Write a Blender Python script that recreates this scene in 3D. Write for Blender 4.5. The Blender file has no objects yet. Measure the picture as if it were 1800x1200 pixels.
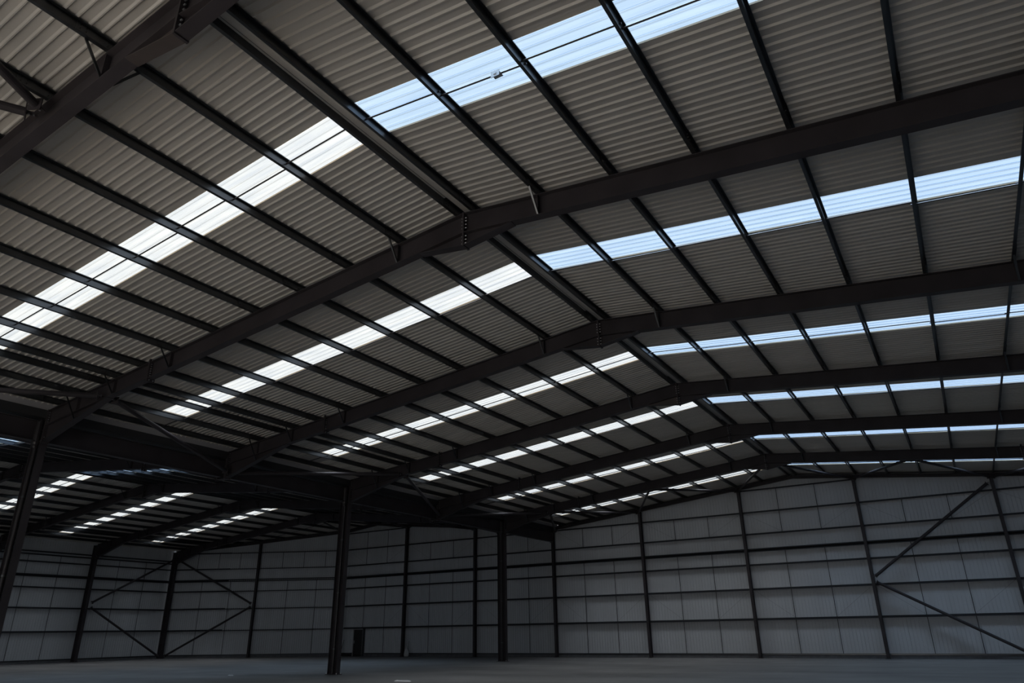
import bpy, bmesh, math, random
from mathutils import Vector, Matrix
random.seed(4)
scene = bpy.context.scene
COL = scene.collection

# ------------------------------------------------------------------ camera
# steel portal-frame warehouse, metres; X across the spans, Y along the building, Z up
CAM = Vector((21.989, -40.839, 1.437))
YAW, PITCH, ROLL, FPX = 0.545985, 0.392183, -0.015559, 1234.646
cy, sy, cp, sp = math.cos(YAW), math.sin(YAW), math.cos(PITCH), math.sin(PITCH)
fw = Vector((-sy*cp, cy*cp, sp)); rt = Vector((cy, sy, 0)); up = rt.cross(fw)
cr, sr = math.cos(ROLL), math.sin(ROLL)
r2 = rt*cr + up*sr; u2 = -rt*sr + up*cr
cd = bpy.data.cameras.new('camera'); cam = bpy.data.objects.new('camera', cd); COL.objects.link(cam)
m = Matrix.Identity(4)
for i in range(3):
    m[i][0] = r2[i]; m[i][1] = u2[i]; m[i][2] = -fw[i]; m[i][3] = CAM[i]
cam.matrix_world = m
cd.sensor_width = 36; cd.lens = FPX*36/1800; cd.clip_end = 400
scene.camera = cam

# ------------------------------------------------------------------ materials
def mat(name, col, rough=.6, metal=0., noise=0., nscale=3., bump=0., col2=None, spec=None, stretch=(1,1,1)):
    M = bpy.data.materials.new(name); M.use_nodes = True
    nt = M.node_tree; b = nt.nodes['Principled BSDF']
    b.inputs['Roughness'].default_value = rough; b.inputs['Metallic'].default_value = metal
    if spec is not None: b.inputs['Specular IOR Level'].default_value = spec
    c = (*col, 1)
    b.inputs['Base Color'].default_value = c
    if noise or col2:
        tc = nt.nodes.new('ShaderNodeTexCoord'); mp = nt.nodes.new('ShaderNodeMapping')
        mp.inputs['Scale'].default_value = stretch
        n = nt.nodes.new('ShaderNodeTexNoise'); n.inputs['Scale'].default_value = nscale
        n.inputs['Detail'].default_value = 5
        rp = nt.nodes.new('ShaderNodeMapRange'); rp.inputs[1].default_value = .3; rp.inputs[2].default_value = .7
        mx = nt.nodes.new('ShaderNodeMix'); mx.data_type = 'RGBA'
        a = col2 if col2 else tuple(v*(1-noise) for v in col)
        mx.inputs['A'].default_value = c; mx.inputs['B'].default_value = (*a, 1)
        nt.links.new(tc.outputs['Object'], mp.inputs['Vector']); nt.links.new(mp.outputs[0], n.inputs['Vector'])
        nt.links.new(n.outputs['Fac'], rp.inputs[0]); nt.links.new(rp.outputs[0], mx.inputs['Factor'])
        nt.links.new(mx.outputs['Result'], b.inputs['Base Color'])
        if bump:
            bp = nt.nodes.new('ShaderNodeBump'); bp.inputs['Strength'].default_value = bump
            bp.inputs['Distance'].default_value = .02
            nt.links.new(n.outputs['Fac'], bp.inputs['Height']); nt.links.new(bp.outputs[0], b.inputs['Normal'])
    return M
PAINT = mat('dark_oxide_paint', (.050,.043,.047), .48, 0, noise=.35, nscale=1.3, spec=.22)
RUST = mat('rusty_scuffed_paint', (.074,.058,.054), .55, 0, noise=.35, nscale=2)
ZED = mat('dark_galvanised_steel', (.105,.11,.118), .30, .9, noise=.25, nscale=.8)
RAILM = mat('dark_cladding_rail', (.030,.032,.038), .55, 0, spec=.25)
ROD = mat('dark_rod_steel', (.03,.026,.028), .4, .3)
BOLT = mat('zinc_bolt', (.45,.46,.48), .35, .8)
LINER = mat('roof_liner_offwhite', (.46,.433,.40), .34, 0, noise=.12, nscale=.9, stretch=(.25,3,1), spec=.5)
GUTTER = mat('gutter_grey', (.34,.33,.34), .5)
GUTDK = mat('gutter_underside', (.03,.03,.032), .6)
REVEAL = mat('rooflight_reveal', (.42,.33,.22), .7)
WALLM = mat('wall_liner_grey', (.54,.55,.57), .45, 0, noise=.10, nscale=.5, stretch=(3,3,.2))
CONC = mat('kerb_concrete', (.14,.14,.15), .8, 0, noise=.3, nscale=4)
DOORM = mat('door_black', (.012,.012,.014), .4)
WHITE = mat('scuffed_white', (.6,.6,.6), .7)

def floor_mat():
    M = bpy.data.materials.new('polished_concrete'); M.use_nodes = True
    nt = M.node_tree; b = nt.nodes['Principled BSDF']
    tc = nt.nodes.new('ShaderNodeTexCoord'); mp = nt.nodes.new('ShaderNodeMapping')
    mp.inputs['Scale'].default_value = (.12, .35, 1)
    n = nt.nodes.new('ShaderNodeTexNoise'); n.inputs['Scale'].default_value = 1.1; n.inputs['Detail'].default_value = 7
    n2 = nt.nodes.new('ShaderNodeTexNoise'); n2.inputs['Scale'].default_value = .6; n2.inputs['Detail'].default_value = 9
    cr_ = nt.nodes.new('ShaderNodeValToRGB')
    cr_.color_ramp.elements[0].position = .32; cr_.color_ramp.elements[0].color = (.105,.102,.10,1)
    cr_.color_ramp.elements[1].position = .68; cr_.color_ramp.elements[1].color = (.185,.176,.17,1)
    mr = nt.nodes.new('ShaderNodeMapRange'); mr.inputs[3].default_value = .32; mr.inputs[4].default_value = .5
    nt.links.new(tc.outputs['Object'], mp.inputs[0]); nt.links.new(mp.outputs[0], n.inputs[0]); nt.links.new(tc.outputs['Object'], n2.inputs[0])
    nt.links.new(n.outputs['Fac'], cr_.inputs[0]); nt.links.new(cr_.outputs[0], b.inputs['Base Color'])
    nt.links.new(n2.outputs['Fac'], mr.inputs[0]); nt.links.new(mr.outputs[0], b.inputs['Roughness'])
    b.inputs['Specular IOR Level'].default_value = .15
    return M
FLOOR = floor_mat()

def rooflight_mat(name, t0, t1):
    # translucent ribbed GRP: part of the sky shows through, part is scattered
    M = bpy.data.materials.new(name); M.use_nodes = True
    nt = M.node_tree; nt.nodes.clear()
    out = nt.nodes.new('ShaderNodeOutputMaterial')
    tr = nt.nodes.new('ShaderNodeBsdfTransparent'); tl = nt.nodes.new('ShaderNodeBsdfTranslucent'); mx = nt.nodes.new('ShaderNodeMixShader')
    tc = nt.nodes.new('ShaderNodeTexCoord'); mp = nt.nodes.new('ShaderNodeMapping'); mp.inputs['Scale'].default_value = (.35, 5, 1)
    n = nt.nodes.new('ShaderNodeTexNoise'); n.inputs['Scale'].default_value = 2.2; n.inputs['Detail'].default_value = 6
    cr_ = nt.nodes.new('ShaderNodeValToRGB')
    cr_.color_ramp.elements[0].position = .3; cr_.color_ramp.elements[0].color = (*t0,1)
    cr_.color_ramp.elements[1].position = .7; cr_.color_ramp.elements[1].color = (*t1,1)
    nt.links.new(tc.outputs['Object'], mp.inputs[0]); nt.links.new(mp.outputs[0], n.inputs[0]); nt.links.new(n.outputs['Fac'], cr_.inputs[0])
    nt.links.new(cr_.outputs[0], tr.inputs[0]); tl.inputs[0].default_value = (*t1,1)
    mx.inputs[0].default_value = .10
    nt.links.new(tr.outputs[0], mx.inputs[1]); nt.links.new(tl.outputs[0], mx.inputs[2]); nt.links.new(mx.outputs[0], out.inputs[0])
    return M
LIGHTM = rooflight_mat('grp_rooflight_sun_tint', (.50,.55,.62), (.80,.81,.79))  # left slopes: warm-white sunlight on the sheet is put into its tint
LIGHTB = rooflight_mat('grp_rooflight_sky_tint', (.36,.50,.67), (.54,.68,.83))  # right slopes: same sheet, blue sky light without sun painted as tint

# ------------------------------------------------------------------ helpers
class MB:
    def __init__(s): s.v = []; s.f = []; s.mi = []
    def add(s, vs, fs, mi=0):
        o = len(s.v); s.v += [tuple(p) for p in vs]
        for f in fs: s.f.append([i+o for i in f]); s.mi.append(mi)
    def loft(s, rings, caps=True, mi=0, close=True):
        n = len(rings[0]); vs = [p for r in rings for p in r]; fs = []
        for k in range(len(rings)-1):
            for i in range(n if close else n-1):
                j = (i+1) % n
                fs.append([k*n+i, k*n+j, (k+1)*n+j, (k+1)*n+i])
        if caps and close:
            fs.append(list(range(n))[::-1]); fs.append([(len(rings)-1)*n+i for i in range(n)])
        s.add(vs, fs, mi)
    def box(s, x0, x1, y0, y1, z0, z1, mi=0):
        s.loft([[(x0,y0,z),(x1,y0,z),(x1,y1,z),(x0,y1,z)] for z in (z0,z1)], mi=mi)
    def tube(s, a, b, r, n=10, mi=0):
        a = Vector(a); b = Vector(b); d = (b-a).normalized()
        t = Vector((0,0,1)) if abs(d.z) < .9 else Vector((1,0,0))
        u = d.cross(t).normalized(); w = d.cross(u)
        s.loft([[p+(u*math.cos(2*math.pi*i/n)+w*math.sin(2*math.pi*i/n))*r for i in range(n)] for p in (a,b)], mi=mi)
    def bar(s, a, b, u, w, hu, hw, mi=0):
        a = Vector(a); b = Vector(b); u = Vector(u); w = Vector(w)
        s.loft([[p-u*hu-w*hw, p+u*hu-w*hw, p+u*hu+w*hw, p-u*hu+w*hw] for p in (a,b)], mi=mi)
    def build(s, name, mats, parent=None, loc=(0,0,0)):
        me = bpy.data.meshes.new(name); L = Vector(loc)
        me.from_pydata([tuple(Vector(p)-L) for p in s.v], [], s.f)
        if not isinstance(mats, (list, tuple)): mats = [mats]
        for q in mats: me.materials.append(q)
        for p_, i in zip(me.polygons, s.mi): p_.material_index = i
        bm = bmesh.new(); bm.from_mesh(me); bmesh.ops.recalc_face_normals(bm, faces=bm.faces); bm.to_mesh(me); bm.free()
        me.update()
        o = bpy.data.objects.new(name, me); COL.objects.link(o)
        if parent: o.parent = parent; o.location = L - parent.location
        else: o.location = L
        return o
def tag(o, label, cat, group=None):
    o['label'] = label; o['category'] = cat
    if group: o['group'] = group
    return o
def struct(o): o['kind'] = 'structure'; return o
def empty(name, loc):
    o = bpy.data.objects.new(name, None); COL.objects.link(o); o.location = loc; o.empty_display_size = .3
    return o
def isec(h, b, tf, tw):      # I profile (u = flange direction, w = depth), centred
    H, B, W = h/2, b/2, tw/2
    return [(-B,-H),(B,-H),(B,-H+tf),(W,-H+tf),(W,H-tf),(B,H-tf),(B,H),(-B,H),(-B,H-tf),(-W,H-tf),(-W,-H+tf),(-B,-H+tf)]
def zsec(h=.148, b=.050, lip=.014, t=.004):   # zed: web at u=0, top flange towards +u, bottom flange towards -u
    return [(-b,0),(t,0),(t,h-t),(b-t,h-t),(b-t,h-lip),(b,h-lip),(b,h),(0,h),(0,t),(-b+t,t),(-b+t,lip),(-b,lip)]
ORD = ['first','second','third','fourth','fifth','sixth','seventh','eighth','ninth','tenth','eleventh','twelfth','thirteenth']

# ------------------------------------------------------------------ layout
YF = {-1:-43.50, 0:-37.26, 1:-31.03, 2:-24.80, 3:-18.56, 4:-12.33, 5:-6.09}
SL = .1054; ZR = 9.16                  # rafter top line
def rc(X): return 15. if X > 0 else -15.
def zt(X): return ZR - SL*abs(X-rc(X))
YB = -49.5                              # rear end of the building
def ywall(X):                           # centre line of the end-wall columns
    return 0. if X > -18 else (X+18)*6.1/12
WALLOFF = .33
FRN = {-1:'behind the viewpoint',0:'nearest, cutting the upper left corner',1:'second from the viewpoint',2:'third from the viewpoint',
       3:'fourth from the viewpoint',4:'fifth from the viewpoint',5:'last before the end wall'}
FRS = {-1:'frame behind',0:'nearest frame',1:'second frame',2:'third frame',3:'fourth frame',4:'fifth frame',5:'sixth frame'}

# ------------------------------------------------------------------ rafters
D, BF, TF, TW = .45, .19, .016, .011
def bolts_pair(mb, x, y, zs, dy=.055, sgn=1):
    for z in zs:
        for s_ in (-1, 1):
            mb.tube((x, y+s_*dy, z), (x+sgn*.035, y+s_*dy, z), .014, 6, mi=1)
PX = [.2, 1.68, 3.16, 4.64, 6.12, 7.6, 9.14, 10.48, 11.53, 12.12, 13.23, 14.25]     # purlin distances from the ridge
def half_rafter(fr, side, span):
    """side -1: half on the -X side of the ridge; span 0 near roof, 1 far roof"""
    Y = YF[fr]; xr = 15. if span == 0 else -15.
    def X(d): return xr + side*d          # d = distance from the ridge
    def Z(d): return ZR - SL*d
    dend = 14.715
    root = empty('steel_rafter', (X(7), Y, Z(7)))
    which = ('left' if side < 0 else 'right')
    roof = 'near roof' if span == 0 else 'far roof beyond the valley'
    if span == 0:
        lab = f'dark steel I-beam rafter, {which} of ridge in {roof}, {FRN[fr]}'
    else:
        lab = f'far roof rafter {which} of its ridge, {FRS[fr]} from the viewpoint'
    tag(root, lab, 'rafter', 'rafters of the near roof' if span == 0 else 'rafters of the far roof')
    mb = MB(); pr = isec(D, BF, TF, TW)
    mb.loft([[(X(d), Y+u, Z(d)-D/2+w) for u, w in pr] for d in (.02, dend)])
    mb.build('beam', PAINT, root, root.location)
    # eaves haunch
    hb = MB(); d0, d1 = dend, 11.75
    zb = lambda d: Z(d)-D
    zz0, zz1 = 6.68, zb(d1)
    hb.loft([[(X(d0),Y-TW/2,zb(d0)),(X(d0),Y+TW/2,zb(d0)),(X(d1),Y+TW/2,zb(d1)),(X(d1),Y-TW/2,zb(d1))],
             [(X(d0),Y-TW/2,zz0),(X(d0),Y+TW/2,zz0),(X(d1),Y+TW/2,zz1-.001),(X(d1),Y-TW/2,zz1-.001)]])
    hb.loft([[(X(d),Y-BF/2,z),(X(d),Y+BF/2,z),(X(d),Y+BF/2,z-TF),(X(d),Y-BF/2,z-TF)] for d, z in ((d0,zz0+TF),(d1,zz1))])
    hb.build('haunch', PAINT, root, root.location)
    # apex haunch
    ab = MB(); a1 = 1.1
    ab.loft([[(X(.02),Y-TW/2,zb(.02)),(X(.02),Y+TW/2,zb(.02)),(X(a1),Y+TW/2,zb(a1)),(X(a1),Y-TW/2,zb(a1))],
             [(X(.02),Y-TW/2,8.44),(X(.02),Y+TW/2,8.44),(X(a1),Y+TW/2,zb(a1)-.001),(X(a1),Y-TW/2,zb(a1)-.001)]])
    ab.loft([[(X(d),Y-BF/2,z),(X(d),Y+BF/2,z),(X(d),Y+BF/2,z-TF),(X(d),Y-BF/2,z-TF)] for d, z in ((.02,8.44),(a1,zb(a1)))])
    ab.build('apex_haunch', RUST if fr in (0,3) and side < 0 else PAINT, root, root.location)
    # apex plate
    pm = MB(); x0, x1 = sorted((X(0), X(.02)))
    pm.box(x0, x1, Y-.105, Y+.105, 8.40, 9.165)
    bolts_pair(pm, X(.02), Y, [8.48,8.56,8.64,8.82,8.90,8.98,9.05], sgn=side)
    pm.build('apex_plate', [PAINT, BOLT], root, root.location)
    # splice plates
    sm = MB(); xs = X(10.0); zs = Z(10.)
    sm.box(xs-.025, xs+.025, Y-.11, Y+.11, zs-D-.085, zs+.075)
    for q in (-1, 1):
        bolts_pair(sm, xs+q*.025, Y, [zs-.07-.062*i for i in range(6)], sgn=q)
        bolts_pair(sm, xs+q*.025, Y, [zs-D-.05, zs+.045], sgn=q)
    sm.build('splice_plate', [PAINT, BOLT], root, root.location)
    # end plate at the eaves
    em = MB(); x0, x1 = sorted((X(dend), X(dend+.025)))
    em.box(x0, x1, Y-.105, Y+.105, 6.62, 7.62)
    bolts_pair(em, X(dend), Y, [6.72,6.80,7.18,7.25,7.32,7.39,7.46,7.53], sgn=-side)
    em.build('end_plate', [PAINT, BOLT], root, root.location)
    # fly braces and web stiffeners
    for i in (1, 6, 8, 10):
        d = PX[i]; z = Z(d); zlow = z-D+.01
        if d > d1: zlow = zz1 + (zz0-zz1)*(d-d1)/(d0-d1) + .02
        st = MB(); st.box(X(d)-.005, X(d)+.005, Y-BF/2+.01, Y+BF/2-.01, z-D+TF, z-TF); st.build('web_stiffener', PAINT, root, root.location)
        for q in (-1, 1):
            L = .30 + (z-D-zlow)*.35
            fb = MB(); fb.bar((X(d), Y+q*(.09+L), z+.015), (X(d), Y+q*.085, zlow), (1,0,0), (0,.7,.7*q), .02, .004)
            fb.bar((X(d)+.018, Y+q*(.09+L), z+.015), (X(d)+.018, Y+q*.085, zlow), (1,0,0), (0,.7,-.7*q), .003, .02)
            fb.build('fly_brace', ZED, root, root.location)
    return root
for fr in YF:
    for side in (-1, 1):
        half_rafter(fr, side, 0)
        if fr >= 0: half_rafter(fr, side, 1)

# gable rafters, on top of the end-wall columns
def gable_rafter(x0, x1, lab):
    xm = (x0+x1)/2
    root = empty('gable_rafter', (xm, ywall(xm), zt(xm)))
    tag(root, lab, 'rafter', 'rafters on the end wall')
    mb = MB(); h = .17; pr = isec(h, .13, .012, .008)
    mb.loft([[(x, ywall(x)+u, zt(x)-h/2+.005+w) for u, w in pr] for x in (x0, x1)])
    mb.build('beam', PAINT, root, root.location)
    ab = MB()
    ab.loft([[(x, ywall(x)+WALLOFF-.075+u, zt(x)+.075+w) for u, w in ((0,0),(.05,0),(.05,.07),(0,.07))] for x in (x0, x1)])
    ab.build('edge_angle', ZED, root, root.location)
gable_rafter(15.0, 29.9, 'shallow steel rafter along top of end wall, right of near ridge')
gable_rafter(.05, 15.0, 'shallow steel rafter along top of end wall, left of near ridge down to the valley')
gable_rafter(-15.0, -.05, 'shallow steel rafter along top of end wall, between valley and far ridge')
gable_rafter(-18.0, -15.0, 'short steel rafter on end wall just left of the far ridge')
gable_rafter(-29.7, -18.0, 'shallow steel rafter along top of the angled end wall at far left')

# ------------------------------------------------------------------ purlins
ZS = zsec()
def purlin(X, label, group, sleeves):
    y1 = ywall(X)+WALLOFF-.03
    z = zt(X)+.004; k = SL*(1 if X < rc(X) else -1)
    root = empty('purlin', (X, (YB+y1)/2, z))
    mb = MB(); mb.loft([[(X+u, y, z+w+k*u) for u, w in ZS] for y in (YB+.05, y1)])
    mb.build('zed_section', ZED, root, root.location)
    if sleeves:
        pr = zsec(.145, .054, .016, .010)
        for fr in range(0, 6):
            Yc = YF[fr]; sb = MB()
            sb.loft([[(X+u+.004, y, z+w+.002+k*u) for u, w in pr] for y in (Yc-.55, Yc+.25)])
            for yy in (Yc-.5, Yc-.42, Yc-.12):
                for w in (.04, .10): sb.tube((X+.014, yy, z+w), (X+.030, yy, z+w), .010, 6, mi=1)
            sb.build('sleeve', [ZED, ROD], root, root.location)
    tag(root, label, 'purlin', group)
for span in (0, 1):
    xr = 15. if span == 0 else -15.
    for side in (-1, 1):
        sd = 'left' if side < 0 else 'right'
        for i, d in enumerate(PX):
            X = xr + side*d + (.055 if side < 0 else .02)
            rn = 'near roof' if span == 0 else 'far roof'
            pos = 'beside the ridge' if i == 0 else f'{ORD[i]} from the ridge'
            if i == len(PX)-1: pos = 'lowest, next to the gutter' if (span, side) != (1,-1) else 'lowest, above the left side wall'
            purlin(X, f'dark zed purlin on {sd} slope of {rn}, {pos}', f'purlins on {sd} slope of {rn}', span == 0)

# ------------------------------------------------------------------ roof liner, rooflights
LX = {'c':[-46.4,-40.3,-34.07,-28.21,-21.53,-15.57,-9.05,-2.58]}
LC = LX['c']; HW = .425
PITCHR = 1/6.
def zl(X): return zt(X)+.153
def liner_profile(y0, y1):
    """ribs recessed upwards, y ascending list of (y, dz)"""
    pts = [(y0, .026)]; n0 = math.ceil((y0+.02)/PITCHR)
    k = n0
    while True:
        c = k*PITCHR
        if c+.05 > y1: break
        if c-.045 > y0:
            pts += [(c-.033,.026),(c-.009,0.),(c+.009,0.),(c+.022,.026)]
        k += 1
    pts.append((y1, .026)); return pts
def roof_slope(xe, xr, name):
    LCs = LC if xr > 0 else LC[:-1]
    ys = [YB] + [v for c in LCs for v in (c-HW, c+HW)] + [.42]
    mb = MB()
    for i in range(0, len(ys), 2):
        pts = liner_profile(ys[i], ys[i+1])
        mb.loft([[(x, y, zl(x)+dz) for y, dz in pts] for x in (xe, xr)], close=False)
    # lengths between the end of each rooflight and ridge / eaves
    for c in LCs:
        for a, b in ((xr, xr+(-.23 if xe < xr else .23)), (xe, xr+(-13.18 if xe < xr else 13.18))):
            mb.add([(a,c-HW-.01,zl(a)+.025),(b,c-HW-.01,zl(b)+.025),(b,c+HW+.01,zl(b)+.025),(a,c+HW+.01,zl(a)+.025)], [[0,1,2,3]])
    o = struct(mb.build(name, LINER)); return o
def rooflights(xe, xr, idx):
    sgn = -1 if xe < xr else 1
    a, b = xr+sgn*.23, xr+sgn*13.18
    for c in (LC if xr > 0 else LC[:-1]):
        w = MB()
        pts = [(c-HW,0.)]
        for k in range(5):
            q = c-.345+k*.172
            pts += [(q-.02,0.),(q-.010,.02),(q+.012,.02),(q+.022,0.)]
        pts.append((c+HW,0.))
        w.loft([[(x, y, zl(x)+.046+dz) for y, dz in pts] for x in (a, b)], close=False)
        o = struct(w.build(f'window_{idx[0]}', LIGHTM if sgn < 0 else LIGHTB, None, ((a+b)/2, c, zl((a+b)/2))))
        rv = MB()
        for y in (c-HW, c+HW):
            rv.add([(a,y,zl(a)+.015),(b,y,zl(b)+.015),(b,y,zl(b)+.046),(a,y,zl(a)+.046)], [[0,1,2,3]])
        for x in (a, b):
            rv.add([(x,c-HW,zl(x)),(x,c+HW,zl(x)),(x,c+HW,zl(x)+.046),(x,c-HW,zl(x)+.046)], [[0,1,2,3]])
        r = rv.build('reveal', REVEAL, o, o.location)
        # portal guides the sky light through the opening
        if PORTALS:
            ld = bpy.data.lights.new('sky_portal', 'AREA'); ld.shape = 'RECTANGLE'
            ld.size = abs(b-a); ld.size_y = 2*HW; ld.cycles.is_portal = True
            lo = bpy.data.objects.new('sky_portal', ld); COL.objects.link(lo)
            xm = (a+b)/2; lo.location = (xm, c, zl(xm)+.13)
            lo.rotation_euler = (0, math.atan(SL)*(1 if xm > xr else -1), 0)
        idx[0] += 1
PORTALS = True
idx = [1]
roof_slope(.24, 15., 'ceiling'); roof_slope(29.9, 15., 'ceiling.001')
roof_slope(-.24, -15., 'ceiling.002'); roof_slope(-30.55, -15., 'ceiling.003')
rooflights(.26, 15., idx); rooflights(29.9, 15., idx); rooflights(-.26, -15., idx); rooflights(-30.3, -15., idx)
for k, xr in enumerate((15., -15.)):
    mb = MB()
    mb.loft([[(xr-.22, y, zl(xr)-.03), (xr, y, zl(xr)-.012), (xr+.22, y, zl(xr)-.03)] for y in (YB, .42)], close=False)
    struct(mb.build(f'trim_{k+1}', LINER))

# ------------------------------------------------------------------ valley: gutter, beams, columns
gb = MB()
gb.loft([[(x, y, z) for x, z in ((-.255,7.80),(-.228,7.80),(-.222,7.49),(.222,7.49),(.228,7.80),(.255,7.80),(.255,7.785),(.238,7.785),(.234,7.47),(-.234,7.47),(-.238,7.785),(-.255,7.785))] for y in (YB, .25)])
g = gb.build('valley_gutter', GUTTER); 
gd = MB()
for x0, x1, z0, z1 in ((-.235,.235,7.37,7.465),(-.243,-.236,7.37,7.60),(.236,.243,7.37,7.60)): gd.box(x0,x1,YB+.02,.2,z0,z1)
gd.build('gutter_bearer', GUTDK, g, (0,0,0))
tag(g, 'long grey box gutter running along the valley between the two roofs', 'gutter')

def valley_beam(y0, y1, lab):
    root = empty('valley_beam', (0, (y0+y1)/2, 7.0)); tag(root, lab, 'beam', 'valley beams')
    mb = MB(); pr = isec(.59, .229, .02, .012)
    mb.loft([[(u, y, 7.0-.005+w) for u, w in pr] for y in (y0, y1)]); mb.build('beam', PAINT, root, root.location)
    for y, s_ in ((y0, 1), (y1, -1)):
        em = MB(); a, b = sorted((y, y+s_*.02)); em.box(-.13, .13, a, b, 6.66, 7.33)
        em.build('end_plate', PAINT, root, root.location)
vb = [(-43.4,-31.16,'valley beam nearest the viewpoint, left of the first valley column'),
      (-30.90,-18.69,'deep steel valley beam spanning from the nearest to the middle valley column'),
      (-18.43,-6.22,'deep steel valley beam spanning from the middle to the farthest valley column'),
      (-5.96,-.14,'short steel valley beam from the farthest valley column to the end wall')]
for a, b, l in vb: valley_beam(a, b, l)

def valley_column(fr, lab):
    Y = YF[fr]; root = empty('steel_column', (0, Y, 0)); tag(root, lab, 'column', 'valley columns')
    mb = MB(); pr = isec(.49, .20, .018, .011)
    mb.loft([[(w, Y+u, z) for u, w in pr] for z in (.02, 7.365)]); mb.build('shaft', PAINT, root, root.location)
    bp = MB(); bp.box(-.30,.30,Y-.16,Y+.16,0,.022)
    for x in (-.27,.27):
        for s_ in (-1,1): bp.tube((x, Y+s_*.12, .02), (x, Y+s_*.12, .06), .016, 6, mi=1)
    bp.build('base_plate', [PAINT, BOLT], root, root.location)
    st = MB()
    for z in (6.70, 7.02, 7.33): st.box(-.225,.225,Y-.095,Y+.095,z-.008,z+.008)
    st.build('stiffener', PAINT, root, root.location)
    # rainwater pipe in the web
    pi = empty('rainwater_pipe', (.02, Y-.09, 0)); tag(pi, 'dark rainwater downpipe clipped in the web of the '+PIPE[fr], 'pipe', 'rainwater pipes')
    pm = MB(); pm.tube((.02,Y-.09,.02),(.02,Y-.09,6.62),.055,14); pm.build('pipe', ROD, pi, pi.location)
    cm = MB(); R = []; n = 16
    prof = [(6.50,.056),(6.56,.07),(6.60,.10),(6.66,.115),(7.26,.115),(7.31,.10),(7.34,.07),(7.366,.06)]
    cm.loft([[(.02+r*math.cos(2*math.pi*i/n), Y-.12+r*math.sin(2*math.pi*i/n), z) for i in range(n)] for z, r in prof])
    cm.build('outlet_chamber', ROD, pi, pi.location)
    for z in (.9, 3.0, 5.1):
        k = MB(); k.tube((.02,Y-.09,z),(.02,Y-.09,z+.05),.064,14); k.build('pipe_bracket', ZED, pi, pi.location)
PIPE = {1:'nearest valley column', 3:'middle valley column', 5:'farthest valley column', -1:'column behind the viewpoint'}
valley_column(1, 'dark steel I-section column nearest the viewpoint, at left edge under the valley')
valley_column(3, 'dark steel I-section column in the middle of the hall, second along the valley')
valley_column(5, 'dark steel I-section column farthest along the valley, near the end wall')
valley_column(-1, 'dark steel valley column behind the viewpoint')
def stub(fr, lab):
    Y = YF[fr]; root = empty('valley_stub', (0,Y,6.66)); tag(root, lab, 'stub column', 'stubs on the valley beams')
    mb = MB()
    for x in (-.2, .2): mb.box(x-.035, x+.035, Y-.10, Y+.10, 6.66, 7.365)
    mb.build('plates', PAINT, root, root.location)
    c = MB(); c.box(-.235,.235,Y-.10,Y+.10,6.64,6.66); c.build('cleat', PAINT, root, root.location)
for fr, l in ((0,'short steel stub joining the nearest pair of rafters to the valley beam'),(2,'short steel stub joining the third pair of rafters to the valley beam'),(4,'short steel stub joining the fifth pair of rafters to the valley beam')):
    stub(fr, l)

# ------------------------------------------------------------------ bracing tubes
def brace(a, b, lab, r=.066, group='roof bracing tubes', e0=.16, e1=.16):
    a = Vector(a); b = Vector(b); d = (b-a).normalized()
    root = empty('bracing_tube', (a+b)/2); tag(root, lab, 'brace', group)
    mb = MB(); mb.tube(a+d*e0, b-d*e1, r, 14); mb.build('tube', PAINT, root, root.location)
    u = d.cross(Vector((0,0,1))).normalized(); w = d.cross(u)
    for p_, s_, e in ((a, 1, e0), (b, -1, e1)):
        pm = MB(); pm.bar(p_, p_+d*s_*(e+.02), u, w, .045, .006)
        pm.bar(p_+d*s_*(e-.01), p_+d*s_*(e+.006), u, w, .10, .10)
        for q in (.35, .75):
            pm.tube(p_+d*s_*e*q-w*.005, p_+d*s_*e*q-w*.03, .014, 6, mi=1); pm.tube(p_+d*s_*e*q+w*.005, p_+d*s_*e*q+w*.03, .014, 6, mi=1)
        pm.build('end_plate', [PAINT, BOLT], root, root.location)
# zigzag beside the valley: odd frames at X=3.1, even frames at the valley
def vz(fr, xx, yo):
    return (3.12, YF[fr]+yo, 7.50) if fr % 2 else (.36, YF[fr]+yo, 6.86)
for f0 in range(-1, 5):
    a = vz(f0, 0, .11); b = vz(f0+1, 0, -.11)
    brace(a, b, f'tubular roof brace beside the valley between {FRS[f0]} and {FRS[f0+1]}')
brace(vz(5,0,.11), (.25,-.12,7.35), 'tubular roof brace beside the valley from sixth frame to the end wall')
# zigzag between the last frame and the end-wall columns, X alternating
zz = lambda X: zt(X)-.22
gx = [(3.12,5),(6,6),(9,5),(12,6),(15,5),(18,6),(21,5),(24,6),(27,5)]
gl = ['first','second','third','fourth','fifth','sixth','seventh','eighth']
for i in range(len(gx)-1):
    (xa, fa), (xb, fb_) = gx[i], gx[i+1]
    pa = (xa, -5.98 if fa == 5 else -.10, zz(xa)-(.15 if fa == 5 else 0)); pb = (xb, -5.98 if fb_ == 5 else -.10, zz(xb)-(.15 if fb_ == 5 else 0))
    brace(pa, pb, f'tubular zigzag brace from sixth frame to end wall, {gl[i]} from the valley', group='zigzag tubes at the end wall', r=.060)
for i, (xa, xb) in enumerate(((-3.12,-6),(-9,-6),(-9,-12),(-15,-12),(-15,-18))):
    brace((xa,-5.98,zz(xa)-.15), (xb,-.10,zz(xb)), f'tubular zigzag brace under the far roof at the end wall, {gl[i]} from the valley', group='far zigzag tubes at the end wall', r=.060)
brace((11.85,YF[0]-.11,8.62), (15,YF[-1]+.11,8.75), 'steel brace tube at upper left edge, rising steeply from nearest rafter')
brace((11.75,YF[0]-.11,8.60), (9,YF[-1]+.11,8.20), 'steel brace tube at upper left edge, lying lower and flatter')

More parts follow.
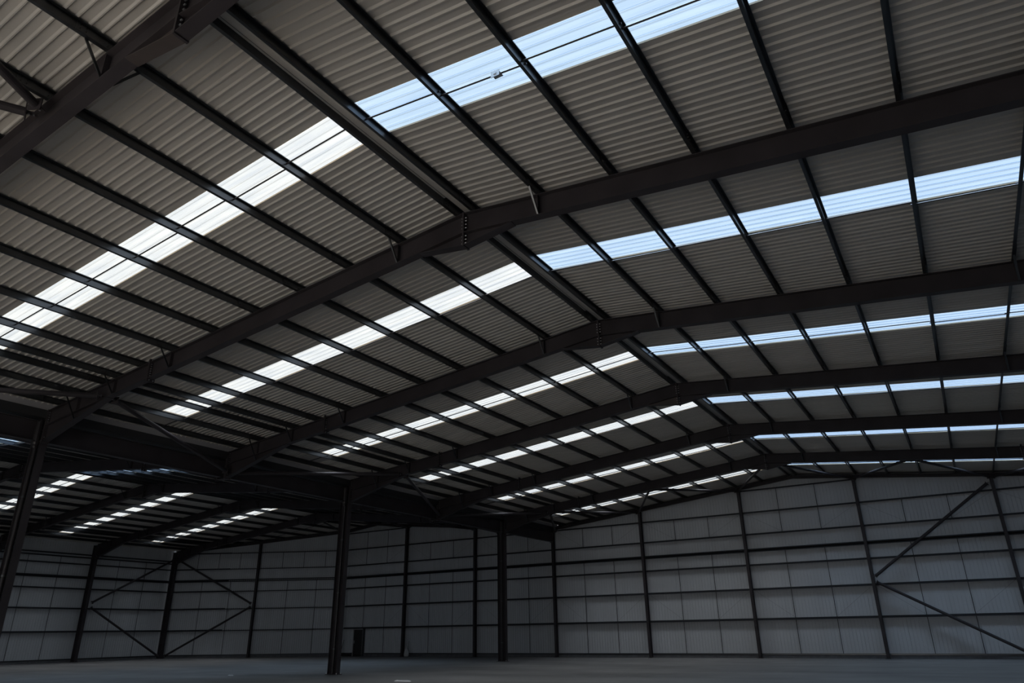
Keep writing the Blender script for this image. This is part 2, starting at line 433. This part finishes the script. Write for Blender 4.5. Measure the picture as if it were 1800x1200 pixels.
# ------------------------------------------------------------------ end wall columns
def ipost(name, x, y, ztop, lab, cat='column', group=None, ang=0., h=.256, b=.146, tf=.012, tw=.008):
    root = empty(name, (x,y,0)); tag(root, lab, cat, group)
    ca, sa = math.cos(ang), math.sin(ang)
    mb = MB(); pr = isec(h, b, tf, tw)
    mb.loft([[(x+u*ca-w*sa, y+u*sa+w*ca, z) for u, w in pr] for z in (.015, ztop)]); mb.build('shaft', PAINT, root, root.location)
    bm_ = MB(); q = max(h,b)/2+.05
    bm_.loft([[(x+u*ca-w*sa, y+u*sa+w*ca, z) for u, w in ((-b/2-.05,-h/2-.04),(b/2+.05,-h/2-.04),(b/2+.05,h/2+.04),(-b/2-.05,h/2+.04))] for z in (0,.018)])
    bm_.build('base_plate', PAINT, root, root.location)
    return root
GC = [24,18,12,6,0,-6,-12,-18]
gname = {24:'end wall column far right with braces at its foot and head',18:'end wall column second from the right, braces meeting at mid height',
         12:'end wall column third from the right, rising beside the ridge',6:'end wall column fourth from the right',
         0:'end wall column standing in line with the valley',-6:'end wall column first left of the valley, beside the farthest valley column',
         -12:'end wall column second left of the valley, right of the black door',-18:'end wall column hidden behind the middle valley column'}
SKA = math.atan2(6.1, 12)
for X in GC:
    ipost('end_wall_column', X, ywall(X), zt(X)-.17, gname[X], group='end wall columns', ang=0 if X > -18 else SKA/2)
ipost('end_wall_column', -24, ywall(-24), zt(-24)-.17, 'end wall column on the angled wall at left, braces meeting at mid height', group='end wall columns', ang=SKA)
# side wall portal columns
for fr, lab in ((5,'thick corner column where left side wall meets the angled wall'),(4,'thick column of the left side wall, next to the corner'),
                (3,'column of the left side wall behind the nearest valley column'),(2,'left side wall column outside the left edge')):
    Y = YF[fr]
    root = empty('side_wall_column', (-30,Y,0)); tag(root, lab, 'column', 'left side wall columns')
    mb = MB(); mb.loft([[(-30+w, Y+u, z) for u, w in isec(.47,.20,.016,.011)] for z in (.02, 7.55)]); mb.build('shaft', PAINT, root, root.location)
    bp = MB(); bp.box(-30.28,-29.72,Y-.15,Y+.15,0,.02); bp.build('base_plate', PAINT, root, root.location)

# ------------------------------------------------------------------ walls
def wall_sheet(name, p0, p1, topf, mat_=WALLM, zbot=0.):
    p0 = Vector((*p0,0)); p1 = Vector((*p1,0)); L = (p1-p0).length; d = (p1-p0)/L; n = Vector((d.y,-d.x,0))   # n towards the room
    cuts = []; k = 0
    s_ = 0.
    pts = [(0,0.)]
    while s_ + PITCHR < L:
        c = s_+PITCHR*.5
        pts += [(c-.015,0.),(c-.012,.018),(c+.010,.018),(c+.014,0.)]; s_ += PITCHR
    pts.append((L,0.))
    bot = [p0+d*a-n*h+Vector((0,0,zbot)) for a, h in pts]
    top = [Vector((q.x,q.y,topf(q.x))) for q in bot]
    mb = MB(); mb.loft([bot, top], close=False)
    return struct(mb.build(name, mat_))
def topz(x): return zl(x)+.03
XS = -18.0
# north wall in straight lengths so that the sheet follows the roof line
wall_sheet('wall_north', (-18.0,WALLOFF), (-15.0,WALLOFF), topz)
n1 = wall_sheet('wall_north.001', (-15.0,WALLOFF), (0,WALLOFF), topz)
n2 = wall_sheet('wall_north.002', (0,WALLOFF), (15,WALLOFF), topz)
n3 = wall_sheet('wall_north.003', (15,WALLOFF), (30,WALLOFF), topz)
skn = Vector((-math.sin(SKA), math.cos(SKA)))
wall_sheet('wall_northwest', (-30.35, ywall(-30.35)+WALLOFF*1.12), (-17.93, ywall(-17.93)+WALLOFF*1.1-.03), topz)
WXL = -30.45
wall_sheet('wall_west', (WXL,YB), (WXL,-5.6), lambda x: 7.80)
wall_sheet('wall_east', (30.0,WALLOFF), (30.0,YB), lambda x: 7.9)
# unseen rear wall; its wide open doorway is added to let in fill light
DX0, DX1, DZ = 4.0, 20.0, 5.2
def rear(x0, x1, z0f, name):
    mb = MB(); n = 12
    xs = [x0+(x1-x0)*i/n for i in range(n+1)]
    mb.loft([[(x,YB,z0f) for x in xs],[(x,YB,topz(x)) for x in xs]], close=False); struct(mb.build(name, WALLM))
rear(-30.45, -.01, 0, 'wall_south'); rear(.01, DX0, 0, 'wall_south.001'); rear(DX0, DX1, DZ, 'wall_south.002'); rear(DX1, 30, 0, 'wall_south.003')

# floor
fb = MB(); fb.add([(-31.2,YB,0),(30.2,YB,0),(30.2,.6,0),(-31.2,.6,0)], [[0,1,2,3]])
struct(fb.build('floor', FLOOR))
# kerb + base trim
ki = [10]
def kerb(p0, p1):
    p0 = Vector((*p0,0)); p1 = Vector((*p1,0)); d = (p1-p0).normalized(); n = Vector((d.y,-d.x,0))
    mb = MB(); mb.loft([[p-n*.06, p+n*.06, p+n*.06+Vector((0,0,.15)), p-n*.06+Vector((0,0,.15))] for p in (p0,p1)])
    struct(mb.build(f'trim_{ki[0]}', CONC)); ki[0] += 1
    mb = MB(); mb.loft([[p-n*.05+Vector((0,0,.15)), p+n*.075+Vector((0,0,.15)), p+n*.075+Vector((0,0,.225)), p-n*.05+Vector((0,0,.225))] for p in (p0,p1)])
    struct(mb.build(f'trim_{ki[0]}', ZED)); ki[0] += 1
DA, DB = -16.88, -15.92       # personnel door
kerb((-18,WALLOFF),(DA-.05,WALLOFF)); kerb((DB+.05,WALLOFF),(30,WALLOFF))
kerb((-30.3,ywall(-30.3)+WALLOFF*1.12),(-18,WALLOFF)); kerb((WXL,YB),(WXL,-6.1))

# ------------------------------------------------------------------ cladding rails
RZ = {1:1.881,2:3.383,3:4.63,4:5.352,5:6.247,6:7.428,7:8.638}
RN = {1:'lowest, at head height',2:'second from the floor',3:'third from the floor',4:'thick fourth from the floor',5:'fifth from the floor',6:'sixth from the floor',7:'short topmost under the ridge'}
def rail(p0, p1, z, lab, group, thick=False):
    p0 = Vector((*p0,0)); p1 = Vector((*p1,0)); d = (p1-p0).normalized(); n = Vector((d.y,-d.x,0)); U = Vector((0,0,1))
    root = empty('cladding_rail', (p0+p1)/2+U*z); tag(root, lab, 'rail', group)
    mb = MB()
    # zed laid on its side: web horizontal, thin edge to the room
    h = .17; b = .055
    prof = [(-.0,-.0),(h,0),(h,b),(h-.004,b),(h-.004,.004),(0,.004),(0,-b),(.004,-b),(.004,0)]
    prof = [(0,.002),(0,-b),(.004,-b),(.004,-.002),(h,-.002),(h,b),(h-.004,b),(h-.004,.002)]
    mb.loft([[p+n*(h-u)+U*(z+w) for u, w in prof] for p in (p0,p1)])
    mb.build('zed_section', RAILM, root, root.location)
    if thick:
        m2 = MB(); m2.loft([[p+n*(h-u)+U*(z+.075-w) for u, w in prof] for p in (p0,p1)]); m2.build('second_section', RAILM, root, root.location)
    return root
NF = WALLOFF-.006
for k, z in RZ.items():
    if k == 7:
        rail((11.9,NF),(18.1,NF), z, 'cladding rail on end wall, short topmost under the near ridge', 'end wall rails')
        rail((-18,NF),(-11.9,NF), z, 'cladding rail on end wall, short topmost under the far ridge', 'end wall rails')
    else:
        rail((-18,NF),(29.9,NF), z, f'cladding rail along the straight end wall, {RN[k]}', 'end wall rails', k == 4)
        if k < 7: rail((-30.2,ywall(-30.2)+NF*1.12),(-18,NF), z if k < 6 else 7.42, f'cladding rail along the angled wall at left, {RN[k]}', 'angled wall rails', k == 4)
WR = [1.90,3.36,4.63,5.33,6.24,6.69,6.88]
WN = ['lowest','second from the floor','third from the floor','thick fourth','fifth','lower of the close top pair','upper of the close top pair']
for z, l in zip(WR, WN): rail((WXL+.006,YB+.1),(WXL+.006,-6.0), z, f'cladding rail along the left side wall, {l}', 'left wall rails', l.startswith('thick'))

# wall bracing
def wb(a, b, lab): brace(a, b, lab, r=.070, group='wall bracing tubes', e0=.1, e1=.1)
wb((18.08,-.10,3.70),(23.85,-.16,7.75), 'diagonal tube on end wall at right, rising from mid height to column head')
wb((18.08,-.10,3.52),(23.9,-.10,.12), 'diagonal tube on end wall at right, falling from mid height to column foot')
wb((-29.75,-12.1,3.70),(-29.75,-6.35,6.95), 'diagonal tube on left side wall, rising from mid height to the corner column')
wb((-29.75,-12.1,3.45),(-29.75,-6.35,.15), 'diagonal tube on left side wall, falling from mid height to the corner column foot')
wb((-24.1,-3.2,3.68),(-29.6,-6.05,6.95), 'diagonal tube on the angled wall, rising left to the corner column')
wb((-24.1,-3.2,3.5),(-29.6,-6.05,.15), 'diagonal tube on the angled wall, falling left to the corner column foot')

# wall sag rods: two per bay, thin uprights through the rails, with slack diagonal ties
bayn = {24:'rightmost end wall bay',18:'right end wall bay with diagonal braces',12:'end wall bay under the near ridge',6:'end wall bay left of the ridge bay',
        0:'end wall bay right of the valley',-6:'end wall bay left of the valley',-12:'end wall bay behind the farthest valley column at left',-18:'end wall bay with the black door'}
def sag(P, zc, lab, nseg, tie=None):
    """P(x)->Vector base of rod"""
    root = empty('sag_rod', P); tag(root, lab, 'rod', 'wall sag rods')
    mb = MB()
    for z0, z1 in nseg: mb.tube((P[0],P[1],z0),(P[0],P[1],z1), .016, 6)
    mb.build('rod', ROD, root, root.location)
    if tie:
        for a, b in tie:
            t = MB(); t.tube(a, b, .0035, 5); t.build('diagonal_tie', ZED, root, root.location)
YR = WALLOFF-.10
for X0 in (24,18,12,6,0,-6,-12,-18):
    for j in (1, 2):
        x = X0+2*j
        if x > 29.5: continue
        segs = [(.22,RZ[1]),(RZ[1],RZ[4]-.04),(RZ[5],RZ[6])]
        if X0 in (12,-18): segs.append((RZ[6],RZ[7] if zt(x) > RZ[7]+.1 else RZ[6]+.1))
        if X0 == -18 and j == 1: segs[0] = (2.1, RZ[1]) if False else (RZ[1]-.01, RZ[1])
        xc = X0 if j == 1 else X0+6
        tie = [((xc+(.12 if j == 1 else -.12), YR, RZ[2]-.05), (x, YR, RZ[1]+.05)), ((xc+(.12 if j == 1 else -.12), YR, RZ[6]-.05), (x, YR, RZ[5]+.05))]
        sag((x, YR, .22), 0, f'upright sag rod, {"left" if j == 1 else "right"} one in {bayn[X0]}', segs, tie)
for b, (xa, xb) in enumerate(((-30,-24),(-24,-18))):
    for j in (1, 2):
        x = xa+2*j; y = ywall(x)+YR
        sag((x,y,.22), 0, f'thin upright sag rod on the angled wall, {ORD[b*2+j-1]} from the corner', [(.22,RZ[4]-.04)])
    for j in (1, 2, 3):
        x = xa+1.5*j; y = ywall(x)+YR
        sag((x,y,RZ[5]), 0, f'short upper sag rod on the angled wall, {ORD[b*3+j-1]} from the corner', [(RZ[5],7.40)])
for b, (ya, yb_) in enumerate(((-12.33,-6.09),(-18.56,-12.33),(-24.8,-18.56))):
    for j in (1, 2):
        y = yb_+(ya-yb_)*j/3
        sag((WXL+.10,y,.22), 0, f'thin upright sag rod on the left side wall, {ORD[b*2+j-1]} from the corner', [(.22,RZ[4]-.04),(RZ[4]+.1,6.66)])

# roof tie rods: in each bay, along the slope between purlins
BAYN = ['bay behind the viewpoint','nearest visible bay','second bay','third bay','fourth bay','fifth bay','bay at the end wall']
for bi, fr in enumerate(range(-1, 6)):
    ym = (YF[fr]+(YF[fr+1] if fr < 5 else 0))/2
    for span in (0, 1):
        xr = 15. if span == 0 else -15.
        for side in (-1, 1):
            mb = MB(); hh = .075
            for i in range(len(PX)-1):
                x0, x1 = xr+side*PX[i], xr+side*PX[i+1]
                dy = .04*(1 if i % 2 else -1)
                if ywall(x1) + .2 < ym: continue
                mb.tube((x0-side*.05, ym+dy, zt(x0)+hh), (x1+side*.05, ym+dy, zt(x1)+hh), .015, 6)
            xm = xr+side*7
            o = mb.build('tie_rod', ROD, None, (xm, ym, zt(xm)))
            tag(o, f'thin roof tie rod, {"left" if side < 0 else "right"} slope of {"near" if span == 0 else "far"} roof, {BAYN[bi]}', 'rod', 'roof tie rods')
# small galvanised clips left hanging on the tie rods
def clip(x, y, lab):
    z = zt(x)+.075
    mb = MB(); mb.box(x-.07,x+.07,y-.012,y+.10,z-.02,z-.012); mb.box(x-.07,x+.07,y-.02,y-.012,z-.09,z+.02); mb.box(x-.02,x+.02,y-.03,y-.02,z-.05,z-.02)
    o = mb.build('hanging_clip', BOLT); tag(o, lab, 'clip', 'clips on tie rods')
clip(17.72, -34.155, 'small galvanised clip on tie rod under the nearest right-slope rooflight')

# ------------------------------------------------------------------ personnel door and bits
dr = empty('door_1', ((DA+DB)/2, WALLOFF-.05, 0)); dr['kind'] = 'structure'
mb = MB(); mb.box(DA+.06,DB-.06,WALLOFF-.06,WALLOFF-.02,.0,1.76); mb.build('door_leaf', DOORM, dr, dr.location)
mb = MB(); mb.box(DA,DA+.06,WALLOFF-.10,WALLOFF,0,1.80); mb.box(DB-.06,DB,WALLOFF-.10,WALLOFF,0,1.80); mb.box(DA,DB,WALLOFF-.10,WALLOFF,1.76,1.82)
mb.build('door_frame', GUTTER, dr, dr.location)
mb = MB(); mb.box(DA+.10,DA+.14,WALLOFF-.09,WALLOFF-.06,.85,1.05); mb.box(DA+.10,DA+.22,WALLOFF-.12,WALLOFF-.10,.98,1.0); mb.build('door_handle', BOLT, dr, dr.location)
mb = MB(); mb.box(DB+.02,DB+.12,WALLOFF-.17,WALLOFF,0,1.87); mb.box(DA-.12,DA-.02,WALLOFF-.17,WALLOFF,.0,.24); mb.build('door_post', ZED, dr, dr.location)

mb = MB(); mb.tube((-17.62,.12,1.10),(-17.85,0,.01),.018,8)
tag(mb.build('leaning_bar', ROD), 'thin dark bar leaning against the end wall left of the black door', 'bar')
mb = MB()
for i, (x, z, h, a) in enumerate(((-17.6,.0,.05,.4),(-17.3,.05,.05,.1),(-17.45,.10,.05,.25))):
    mb.loft([[(x-.5, -.0+i*.03+dy, z+dz) for dy, dz in ((-.05,0),(.05,0),(.05,h),(-.05,h))],[(x+.5, .02+dy, z+dz) for dy, dz in ((-.05,0),(.05,0),(.05,h),(-.05,h))]])
tag(mb.build('timber_offcuts', ROD), 'low heap of dark offcuts on the floor left of the black door', 'offcuts')
# bag and cable at column foot
mb = MB(); prof = [(.0,.10),(.03,.17),(.14,.19),(.30,.15),(.44,.09),(.52,.045),(.58,.07),(.60,.02)]; n = 14
mb.loft([[(-11.66+r*math.cos(2*math.pi*i/n)*(1+.12*math.sin(3*i+z*9)), .02+.75*r*math.sin(2*math.pi*i/n)*(1+.1*math.cos(2*i+z*7)), z) for i in range(n)] for z, r in prof])
tag(mb.build('plastic_bag', WHITE), 'pale plastic bag slumped at the foot of end wall column', 'bag')
mb = MB(); pv = [(-11.62,.22,1.0),(-11.60,.15,.6),(-11.55,.05,.3),(-11.42,-.05,.06),(-11.2,-.15,.03)]
for a, b in zip(pv, pv[1:]): mb.tube(a, b, .010, 6)
tag(mb.build('loose_cable', ROD), 'dark loose cable trailing down beside the pale bag', 'cable')
for x, y, w, lab in ((5.5,-20.95,.55,'pale scrap of film on the floor at bottom of view, right of the middle column'),(-3.8,-20.37,.18,'small pale scrap on the floor left of the middle column')):
    mb = MB(); n = 12
    ring = [(x+w*(.5+.5*random.random())*math.cos(2*math.pi*i/n), y+.35*w*(.5+.5*random.random())*math.sin(2*math.pi*i/n)) for i in range(n)]
    mb.loft([[(a,b,.001) for a, b in ring], [(x+(a-x)*.8, y+(b-y)*.8, .012+.01*(i%3)) for i, (a, b) in enumerate(ring)]])
    tag(mb.build('film_scrap', WHITE), lab, 'scrap', 'scraps on the floor')

# ------------------------------------------------------------------ light
W = bpy.data.worlds.new('sky'); scene.world = W; W.use_nodes = True
nt = W.node_tree; bg = nt.nodes['Background']
tc = nt.nodes.new('ShaderNodeTexCoord'); sx = nt.nodes.new('ShaderNodeSeparateXYZ'); ramp = nt.nodes.new('ShaderNodeValToRGB')
mr = nt.nodes.new('ShaderNodeMapRange'); mr.inputs[1].default_value = -1; mr.inputs[2].default_value = 1
nt.links.new(tc.outputs['Generated'], sx.inputs[0]); nt.links.new(sx.outputs['X'], mr.inputs[0]); nt.links.new(mr.outputs[0], ramp.inputs[0])
# bright hazy sky towards -X (sun side), clearer blue towards +X
e = ramp.color_ramp.elements; e[0].position = 0.; e[0].color = (1.,.97,.90,1); e[1].position = 1.; e[1].color = (.74,.86,1.,1)
q = ramp.color_ramp.elements.new(.5); q.color = (.93,.96,1,1)
zr = nt.nodes.new('ShaderNodeMapRange'); zr.interpolation_type = 'SMOOTHSTEP'
zr.inputs[1].default_value = .74; zr.inputs[2].default_value = 1.; zr.inputs[3].default_value = .90; zr.inputs[4].default_value = 20
nt.links.new(sx.outputs['Z'], zr.inputs[0]); nt.links.new(zr.outputs[0], bg.inputs['Strength'])
nt.links.new(ramp.outputs[0], bg.inputs['Color'])

# fill lamps added in the assumed doorway: one aimed floorward as sun, one soft
def door_fill(name, sy_, z, e_, ang, spread):
    ld = bpy.data.lights.new(name, 'AREA'); ld.shape = 'RECTANGLE'; ld.size = DX1-DX0; ld.size_y = sy_; ld.energy = e_
    ld.color = (1.,.92,.78); ld.spread = math.radians(spread)
    lo = bpy.data.objects.new(name, ld); COL.objects.link(lo); lo.location = ((DX0+DX1)/2, YB+.05, z)
    lo.rotation_euler = (math.radians(ang), 0, 0)
door_fill('door_fill_down', 1.6, 4.2, 3000, 38, 80)
door_fill('door_fill_soft', DZ, DZ/2, 240, 90, 180)

scene.view_settings.view_transform = 'Standard'; scene.view_settings.look = 'None'
scene.view_settings.gamma = 1; scene.view_settings.use_curve_mapping = False
scene.view_settings.exposure = 0.
scene.cycles.use_denoising = True
scene.cycles.max_bounces = 8; scene.cycles.diffuse_bounces = 5; scene.cycles.transparent_max_bounces = 8
scene.cycles.use_light_tree = True
